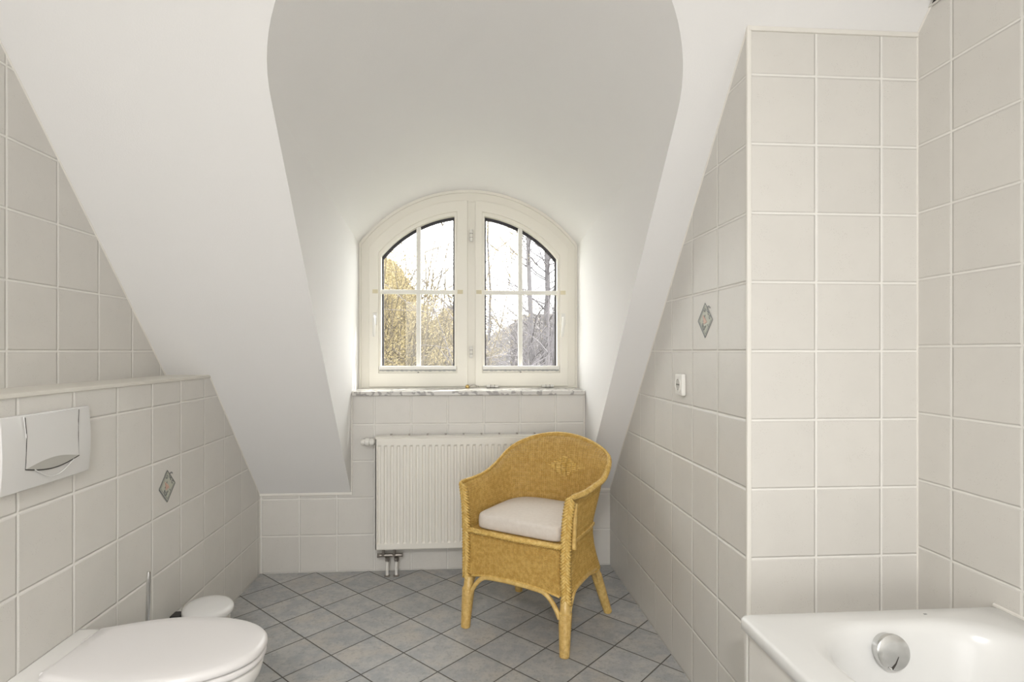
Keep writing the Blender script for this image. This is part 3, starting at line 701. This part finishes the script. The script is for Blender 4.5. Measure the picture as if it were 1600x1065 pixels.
while z < 0.80:
    run = []
    def flush(run):
        if len(run) > 3: mb.tube(run, WR*rs.uniform(0.94, 1.06), 5, caps=False)
    for i in range(NS+1):
        low = ZB+0.022*math.sin(PI*min(1, max(0, (1-abs(us[i]))*1.9)))*(1 if abs(us[i]) > 0.47 else 0.6)
        if z > cols[i][-1].z or z < low: flush(run); run = []; continue
        nrm = normal_at(i, z); p = at_z(cols[i], z)
        run.append(p+nrm*(0.0024*(1 if i % 2 else -1)+0.0011*(1 if (i+row) % 2 else -1))+Vector((0, 0, rs.uniform(-.0004, .0004))))
        if i < NS and z <= cols[i+1][-1].z:
            q = at_z(cols[i+1], z); run.append(p.lerp(q, 0.5)+nrm*0.0)
    flush(run); z += PITCH; row += 1
mb.build('woven_shell', M['weave'], ch, smooth=True, angle=180)
mb = MB()
for i in range(0, NS+1):
    c = cols[i]; mb.tube([p for p in c if p.z > ZB+0.012][::2]+[c[-1]], 0.0018, 4, caps=False)
mb.build('stakes', M['braid'], ch, smooth=True, angle=180)
# front skirt
def front_low(x): return 0.232+0.026*(1-(x/0.22)**2)
mb = MB(); row = 0; z = 0.232; NFX = 62
def fy(x, z): return -0.226-0.010*math.cos(x/0.22*PI/2)*math.sin(PI*min(1, max(0, (z-0.20)/0.25)))
while z < 0.428:
    run = []
    for k in range(2*NFX+1):
        x = -0.218+0.436*k/(2*NFX)
        if z < front_low(x):
            if len(run) > 3: mb.tube(run, WR, 5, caps=False)
            run = []; continue
        off = 0 if k % 2 else (0.0024*(1 if (k//2) % 2 else -1)+0.0011*(1 if (k//2+row) % 2 else -1))
        run.append((x, fy(x, z)+off, z+rs.uniform(-.0003, .0003)))
    if len(run) > 3: mb.tube(run, WR, 5, caps=False)
    z += PITCH; row += 1
for k in range(NFX+1):
    x = -0.218+0.436*k/NFX; mb.tube([(x, fy(x, zz), zz) for zz in (front_low(x), 0.30, 0.36, 0.43)], 0.0026, 4, caps=False)
mb.build('front_skirt', M['weave'], ch, smooth=True, angle=180)
# herringbone braid along a path
def braid(mb, path, width, nrm_f, step=0.0105, r=0.0042, core=0.0):
    P = [Vector(p) for p in path]; L = [0]
    for a, b in zip(P, P[1:]): L.append(L[-1]+(b-a).length)
    def pt(s):
        s = min(max(s, 0), L[-1])
        for i in range(len(P)-1):
            if s <= L[i+1]: return P[i].lerp(P[i+1], (s-L[i])/max(L[i+1]-L[i], 1e-9)), (P[i+1]-P[i]).normalized()
        return P[-1], (P[-1]-P[-2]).normalized()
    s = 0; side = 1
    while s < L[-1]:
        p, t = pt(s); nn = Vector(nrm_f(p)); nn = (nn-t*nn.dot(t)).normalized(); w = t.cross(nn)*side
        e, t2 = pt(s+step*2.2)
        pts = [p+w*width*0.95-nn*width*0.35-t*step*0.9, p+w*width*0.72+nn*r*0.6-t*step*0.2, p+w*width*0.25+nn*r*1.4+t*step*0.7, p-w*width*0.12+nn*r*0.5+t*step*1.35]
        mb.tube(pts, [r*0.8, r*1.05, r, r*0.5], 6)
        side = -side; s += step*0.5
    if core: mb.tube(P, core, 8)
    return mb
for sx in (-1, 1):
    pth = [(sx*0.238, -0.228, 0.215), (sx*0.236, -0.231, 0.33), (sx*0.237, -0.230, 0.45), (sx*0.244, -0.229, 0.55), (sx*0.256, -0.228, 0.622)]
    braid(MB(), pth, 0.021, lambda p, sx=sx: (sx*0.30, -1, 0), step=0.0125, r=0.0052, core=0.0075).build('post_braid', M['braid'], ch, smooth=True, angle=180)
    MB().tube([(sx*0.262, -0.208, 0.425), (sx*0.262, -0.206, 0.50), (sx*0.268, -0.206, 0.605)], [0.010, 0.0095, 0.009], 10).build('arm_post', M['cane'], ch, smooth=True)
rim_pts = [rim_at(-1+2*k/80) for k in range(81)]
def rim_n(p): d = Vector((p.x, p.y*0.9, 0)); d = d.normalized() if d.length > 1e-6 else Vector((0, 1, 0)); return d*0.75+Vector((0, 0, 0.65))
braid(MB(), rim_pts, 0.0115, rim_n, step=0.0105, r=0.0036, core=0.0065).build('rim_braid', M['braid'], ch, smooth=True, angle=180)
braid(MB(), [(-0.222, -0.234, 0.431), (0, -0.244, 0.431), (0.222, -0.234, 0.431)], 0.011, lambda p: (0, -0.8, 0.6), step=0.010, r=0.0036, core=0.008).build('seat_rail_braid', M['braid'], ch, smooth=True, angle=180)
for sx in (-1, 1):
    pth = []
    for k in range(16):
        t = k/15*0.62; w = cat([Vector((a, b, 0)) for a, b in WST], t); nn = Vector((1, 0.1, 0)); pth.append((sx*(w.x+0.005), w.y+0.002, 0.432))
    braid(MB(), pth, 0.006, lambda p, sx=sx: (sx, 0.3, 0), step=0.010, r=0.0028).build('side_braid', M['braid'], ch, smooth=True, angle=180)
# lower edge cord of the skirt
lo_pts = [(at_z(cols[i], ZB+0.004)+normal_at(i, ZB+0.004)*0.0) for i in range(0, NS+1, 2)]
lo_pts = [Vector((p.x, p.y, ZB+0.022*math.sin(PI*min(1, max(0, (1-abs(us[min(2*i, NS)]))*1.9)))*(1 if abs(us[min(2*i, NS)]) > 0.47 else 0.6))) for i, p in enumerate(lo_pts)]
mb = MB().tube(lo_pts, 0.0052, 6); mb.tube([(x, fy(x, 0.24)-0.002, front_low(x)-0.002) for x in [-0.21+0.42*k/20 for k in range(21)]], 0.0052, 6)
mb.build('skirt_edge', M['braid'], ch, smooth=True, angle=180)
# bent cane brackets between the legs
def bow(a, b, name='cane_bow', hgt=0.243, low=0.150):
    a = Vector(a); b = Vector(b); pts = []
    for k in range(33):
        t = k/32; e = min(t, 1-t); s = min(1, e/0.20); s = math.sin(s*PI/2)**0.8
        p = a.lerp(b, t); pts.append((p.x, p.y, low+(hgt-low-0.012)*s+0.012*math.sin(PI*t)))
    MB().tube(pts, 0.0098, 10).build(name, M['cane'], ch, smooth=True)
bow((-0.212, -0.232, 0), (0.212, -0.232, 0), hgt=0.246)
bow((-0.236, -0.200, 0), (-0.222, 0.165, 0)); bow((0.236, -0.200, 0), (0.222, 0.165, 0)); bow((-0.19, 0.196, 0), (0.19, 0.196, 0))
# legs: wound with cane
def leg(top, bot, r0=0.0265, r1=0.0190, wrap=True):
    top = Vector(top); bot = Vector(bot); ax = (bot-top); L = ax.length; ax.normalize(); prof = []
    prof.append((0.017, -0.055)); prof.append((0.020, -0.05)); prof.append((0.0215, -0.002))
    n = int(L/0.0011)
    for k in range(n+1):
        t = k/n; r = r0+(r1-r0)*t
        prof.append((r+(0.0013*math.sin(2*PI*t*L/0.0055) if wrap else 0.0002*math.sin(2*PI*t*L/0.009)), L*t*0.985))
    prof.append((r1*0.75, L*0.998)); prof.append((0.001, L))
    o = MB().lathe(prof, top, ax, 20).build('leg', M['cane'], ch, smooth=True, angle=180)
    MB().lathe([(r1*0.99, L*0.972), (r1*0.97, L*0.985), (r1*0.7, L*1.0)], top, ax, 20).build('foot_cap', plain('dark_foot', rgb(0.10, 0.06, 0.03), 0.6) if 'dark_foot' not in bpy.data.materials else bpy.data.materials['dark_foot'], o, smooth=True)
leg((-0.230, -0.220, 0.172), (-0.242, -0.225, 0.0)); leg((0.230, -0.220, 0.172), (0.229, -0.225, 0.0))
leg((0.208, 0.168, 0.185), (0.241, 0.228, 0.0), 0.024, 0.019, False); leg((-0.208, 0.168, 0.185), (-0.225, 0.221, 0.0), 0.024, 0.019, False)
# chip-weave diamond on the inside of the back
mb = MB(); cz, cxm = 0.650, 0.030
back_cols = [c for c in cols if at_z(c, 0.6).y > 0.08]
def back_y(xv, zv):
    P = [at_z(c, zv) for c in back_cols]
    for a_, b_ in zip(P, P[1:]):
        lo_, hi_ = (a_, b_) if a_.x < b_.x else (b_, a_)
        if lo_.x <= xv <= hi_.x: return lo_.y+(hi_.y-lo_.y)*(xv-lo_.x)/max(hi_.x-lo_.x, 1e-6)
    return P[len(P)//2].y
for r_i in range(11):
    zz = cz+0.0088*(r_i-5); half = 0.088*(1-abs(r_i-5)/6.0); xx = -half
    first = True
    while xx < half-0.006:
        L_ = 0.013 if (first and r_i % 2) else 0.027; first = False
        x1_ = min(xx+L_, half); P_ = []
        for q in range(5):
            xv = cxm+xx+(x1_-xx)*(0.04+0.92*q/4); P_.append((xv, back_y(xv, zz)-0.0030-0.0030*math.sin(PI*q/4), zz))
        mb.tube(P_, 0.0046, 6, flat=0.4, up=(0, 1, 0)); xx = x1_
mb.build('chip_diamond', M['braid'], ch, smooth=True, angle=180)
# seat deck and cushion
MB().prism([(x*0.985, y*0.985) for x, y in ([(0.225, -0.225)]+[(a, b) for a, b in WST[1:]]+[(-a, b) for a, b in reversed(WST[1:-1])]+[(-0.225, -0.225)])], 'z', 0.420, 0.432).build('seat_deck', M['weave'], ch)
mb = MB(); rings = []
def cush(s, z, d=0.0):
    pts = []
    N = 48
    for k in range(N):
        a = 2*PI*k/N; ca, sa = math.cos(a), math.sin(a); e = 0.20 if sa < 0 else 0.55
        x = 0.205*math.copysign(abs(ca)**e, ca); y = 0.196*math.copysign(abs(sa)**e, sa)
        pts.append((x*s, y*s-0.012, z+d*(1-(x/0.21)**2)*(1-(y/0.2)**2)))
    return pts
for s, z, d in [(0.2, 0.434, 0), (0.96, 0.434, 0), (0.99, 0.437, 0), (1.0, 0.444, 0), (1.004, 0.462, 0), (0.998, 0.482, 0), (0.988, 0.490, 0), (0.975, 0.4935, 0.0005), (0.955, 0.495, 0.001), (0.80, 0.4965, 0.006), (0.55, 0.498, 0.011), (0.25, 0.499, 0.013)]:
    rings.append(cush(s, z, d))
mb.loft(rings)
cu_ = mb.build('seat_cushion', M['fabric'], smooth=True, angle=180)
cu_.location = ch.location; cu_.rotation_euler = ch.rotation_euler
tag(cu_, 'cream linen seat cushion lying in the wicker armchair', 'cushion')

# ------------------------------------------------------------------ garden outside
structure(MB().box(-40, 40, 3.6, 70, -5.7, -5.5).build('floor_garden', M['grass']))
def branchy(mb, rnd, p, d, L, r, depth, curv=0.25, up=0.15, n=4, spread=0.75, tips=None, kids=(2, 4)):
    pts = [p.copy()]; rr = [r]; q = p.copy(); dd = d.normalized()
    for k in range(n):
        dd = (dd+Vector((rnd.gauss(0, curv), rnd.gauss(0, curv), rnd.gauss(0, curv)+up))*0.45).normalized()
        q = q+dd*L/n; pts.append(q.copy()); rr.append(r*(1-0.62*(k+1)/n))
    mb.tube(pts, rr, 5 if r > 0.03 else 3, caps=False)
    if tips is not None and depth <= 1: tips += pts[1:]
    if depth <= 0: return
    for c in range(rnd.randint(*kids)):
        k = rnd.randint(1, n); base = pts[k]; ax = Vector((rnd.gauss(0, 1), rnd.gauss(0, 1), rnd.gauss(0, .7))).normalized()
        branchy(mb, rnd, base, (dd+ax*spread).normalized(), L*rnd.uniform(0.55, 0.8), rr[k]*rnd.uniform(0.5, 0.75), depth-1, curv, up, n, spread, tips, kids)
def bare_tree(x, y, lean, seed, height, r, label, group):
    rnd = random.Random(seed); t = empty('bare_tree', (x, y, -5.5)); tag(t, label, 'tree', group)
    mb = MB(); pts = []; rr = []
    for k in range(9):
        f = k/8; pts.append(Vector((lean*f*height+rnd.gauss(0, .05), rnd.gauss(0, .05), f*height))); rr.append(r*(1-0.75*f))
    mb.tube(pts, rr, 10); mb.build('trunk', M['bark'], t, smooth=True)
    mb = MB()
    for k in range(64):
        f = rnd.uniform(0.38, 1.0); i = min(int(f*8), 7); p = pts[i].lerp(pts[i+1], f*8-i)
        a = rnd.uniform(0, 2*PI); branchy(mb, rnd, p, Vector((math.cos(a), math.sin(a), 0.5)), rnd.uniform(1.2, 2.4)*(1.25-f*0.5), r*0.28*(1.2-f), 3, 0.3, 0.12, 4, 0.8, None, (2, 4))
    mb.build('branches', M['twig'], t, smooth=True, angle=180, recalc=False)
def bush(x, y, seed, h, w, stems, leaves, lmat, tmat, name, label, group=None, lsize=0.03, depth=2):
    rnd = random.Random(seed); t = empty(name, (x, y, -5.5)); tag(t, label, 'tree' if 'tree' in name else 'shrub', group)
    mb = MB(); tips = []
    for k in range(stems):
        a = rnd.uniform(0, 2*PI); rad = rnd.uniform(0, w*0.25); p = Vector((math.cos(a)*rad, math.sin(a)*rad, 0))
        d = Vector((math.cos(a)*w/h*rnd.uniform(0, .7), math.sin(a)*w/h*rnd.uniform(0, .7), 1))
        # main stem, then sprays high up
        pts = [p]; q = p.copy(); dd = d.normalized(); LL = h*rnd.uniform(0.55, 1.0)
        for i in range(8):
            dd = (dd+Vector((rnd.gauss(0, .08), rnd.gauss(0, .08), 0.02))).normalized(); q = q+dd*LL/8; pts.append(q.copy())
        mb.tube(pts, [0.035*(1-0.8*i/8) for i in range(9)], 4, caps=False)
        for b in range(9):
            i = rnd.randint(4, 8); branchy(mb, rnd, pts[i], (dd+Vector((rnd.gauss(0, .8), rnd.gauss(0, .8), rnd.gauss(0, .4)))).normalized(), rnd.uniform(0.5, 1.3), 0.012, depth, 0.35, 0.03, 4, 0.8, tips, (2, 3))
    mb.build('stems', tmat, t, smooth=True, angle=180, recalc=False)
    if leaves:
        lb = MB()
        for k in range(leaves):
            p = rnd.choice(tips)+Vector((rnd.gauss(0, .06), rnd.gauss(0, .06), rnd.gauss(0, .06)))
            s = lsize*rnd.uniform(0.6, 1.4); a = Vector((rnd.gauss(0, 1), rnd.gauss(0, 1), rnd.gauss(0, 1))).normalized(); b = a.orthogonal().normalized(); c = a.cross(b)
            lb.add([p-b*s, p+c*s*0.5, p+b*s, p-c*s*0.5], [(0, 1, 2, 3)])
        lb.build('blossom', lmat, t, recalc=False)
bush(-1.75, 10.5, 11, 9.5, 1.5, 60, 170000, M['leaf_y'], M['twig_y'], 'blossoming_tree', 'tall yellow blossoming tree outside the left sash', lsize=0.0115)
bush(-1.35, 10.2, 15, 7.9, 0.3, 40, 60000, M['leaf_y'], M['twig_y'], 'blossoming_tree', 'lower yellow blossoming tree in the left sash, right of the tall one', lsize=0.0105)
bush(1.35, 10.5, 21, 7.9, 2.0, 60, 0, M['leaf_g'], M['twig'], 'bare_thicket_shrub', 'grey leafless thicket shrub outside the right sash', depth=3)
bare_tree(1.50, 13.0, 0.003, 5, 12.0, 0.11, 'bare tree with slim grey trunk near the middle bar of the right sash', None)
bare_tree(2.02, 14.0, 0.004, 9, 13.0, 0.13, 'bare tree with thicker grey trunk, rightmost in the right sash', None)
bare_tree(0.75, 15.0, -0.01, 19, 11.0, 0.07, 'thin bare tree outside the left half of the right sash', None)

def far_tree(x, y, seed, h, w, n, mat, label, lsize):
    rnd = random.Random(seed); t = empty('distant_tree', (x, y, -5.5)); tag(t, label, 'tree')
    mb = MB(); mb.tube([(0, 0, 0), (0.05, 0, h*0.45), (0.0, 0.05, h*0.8)], [0.16, 0.1, 0.03], 8)
    for k in range(60):
        a = rnd.uniform(0, 2*PI); z0 = h*rnd.uniform(0.2, 0.8); L = w*rnd.uniform(0.4, 0.95)
        mb.tube([(0, 0, z0), (math.cos(a)*L*0.5, math.sin(a)*L*0.5, z0+L*0.35), (math.cos(a)*L, math.sin(a)*L, z0+L*0.5)], [0.04, 0.022, 0.006], 3, caps=False)
    mb.build('trunk', M['bark'], t, smooth=True, recalc=False)
    lb = MB(); rings = []
    for i in range(1, 56):
        e = -PI/2+PI*i/56; ring = []
        for q in range(96):
            a = 2*PI*q/96; rr = 0.74*(1+0.10*math.sin(a*5+seed)*math.cos(e)+0.07*math.sin(e*7+a*3)*math.cos(e))*rnd.uniform(0.93, 1.06)
            ring.append((math.cos(a)*math.cos(e)*w*rr, math.sin(a)*math.cos(e)*w*rr, h*0.6+math.sin(e)*h*0.42*rr))
        rings.append(ring)
    lb.loft(rings)
    for k in range(n):
        a = rnd.uniform(0, 2*PI); e = math.asin(rnd.uniform(-1, 1)); rr = rnd.uniform(0.35, 1)**0.5*(1+0.10*math.sin(a*5+seed)*math.cos(e)+0.08*math.sin(e*7+a*3)*math.cos(e))
        p = Vector((math.cos(a)*math.cos(e)*w*rr, math.sin(a)*math.cos(e)*w*rr, h*0.6+math.sin(e)*h*0.42*rr))
        s_ = lsize*rnd.uniform(0.6, 1.4); A = Vector((rnd.gauss(0, 1), rnd.gauss(0, 1), rnd.gauss(0, 1))).normalized(); b = A.orthogonal().normalized(); c = A.cross(b)
        lb.add([p-b*s_, p+c*s_*0.5, p+b*s_, p-c*s_*0.5], [(0, 1, 2, 3)])
    lb.build('crown', mat, t, recalc=False)
far_tree(-7.2, 22, 1, 10.6, 3.0, 16000, M['leaf_y'], 'distant yellowish tree left of the tallest distant crown', 0.05)
far_tree(-3.7, 22, 2, 11.2, 2.9, 46000, M['leaf_y'], 'tallest distant yellowish tree behind the left sash blossom', 0.036)
far_tree(-0.3, 23, 3, 9.2, 2.0, 26000, M['leaf_y'], 'low distant yellowish tree behind the window middle', 0.036)
far_tree(2.9, 22, 4, 8.8, 2.8, 34000, M['leaf_g'], 'distant grey tree behind the right sash thicket', 0.036)
far_tree(6.6, 24, 5, 9.8, 3.0, 14000, M['leaf_g'], 'distant grey tree right of the crown behind the thicket', 0.05)
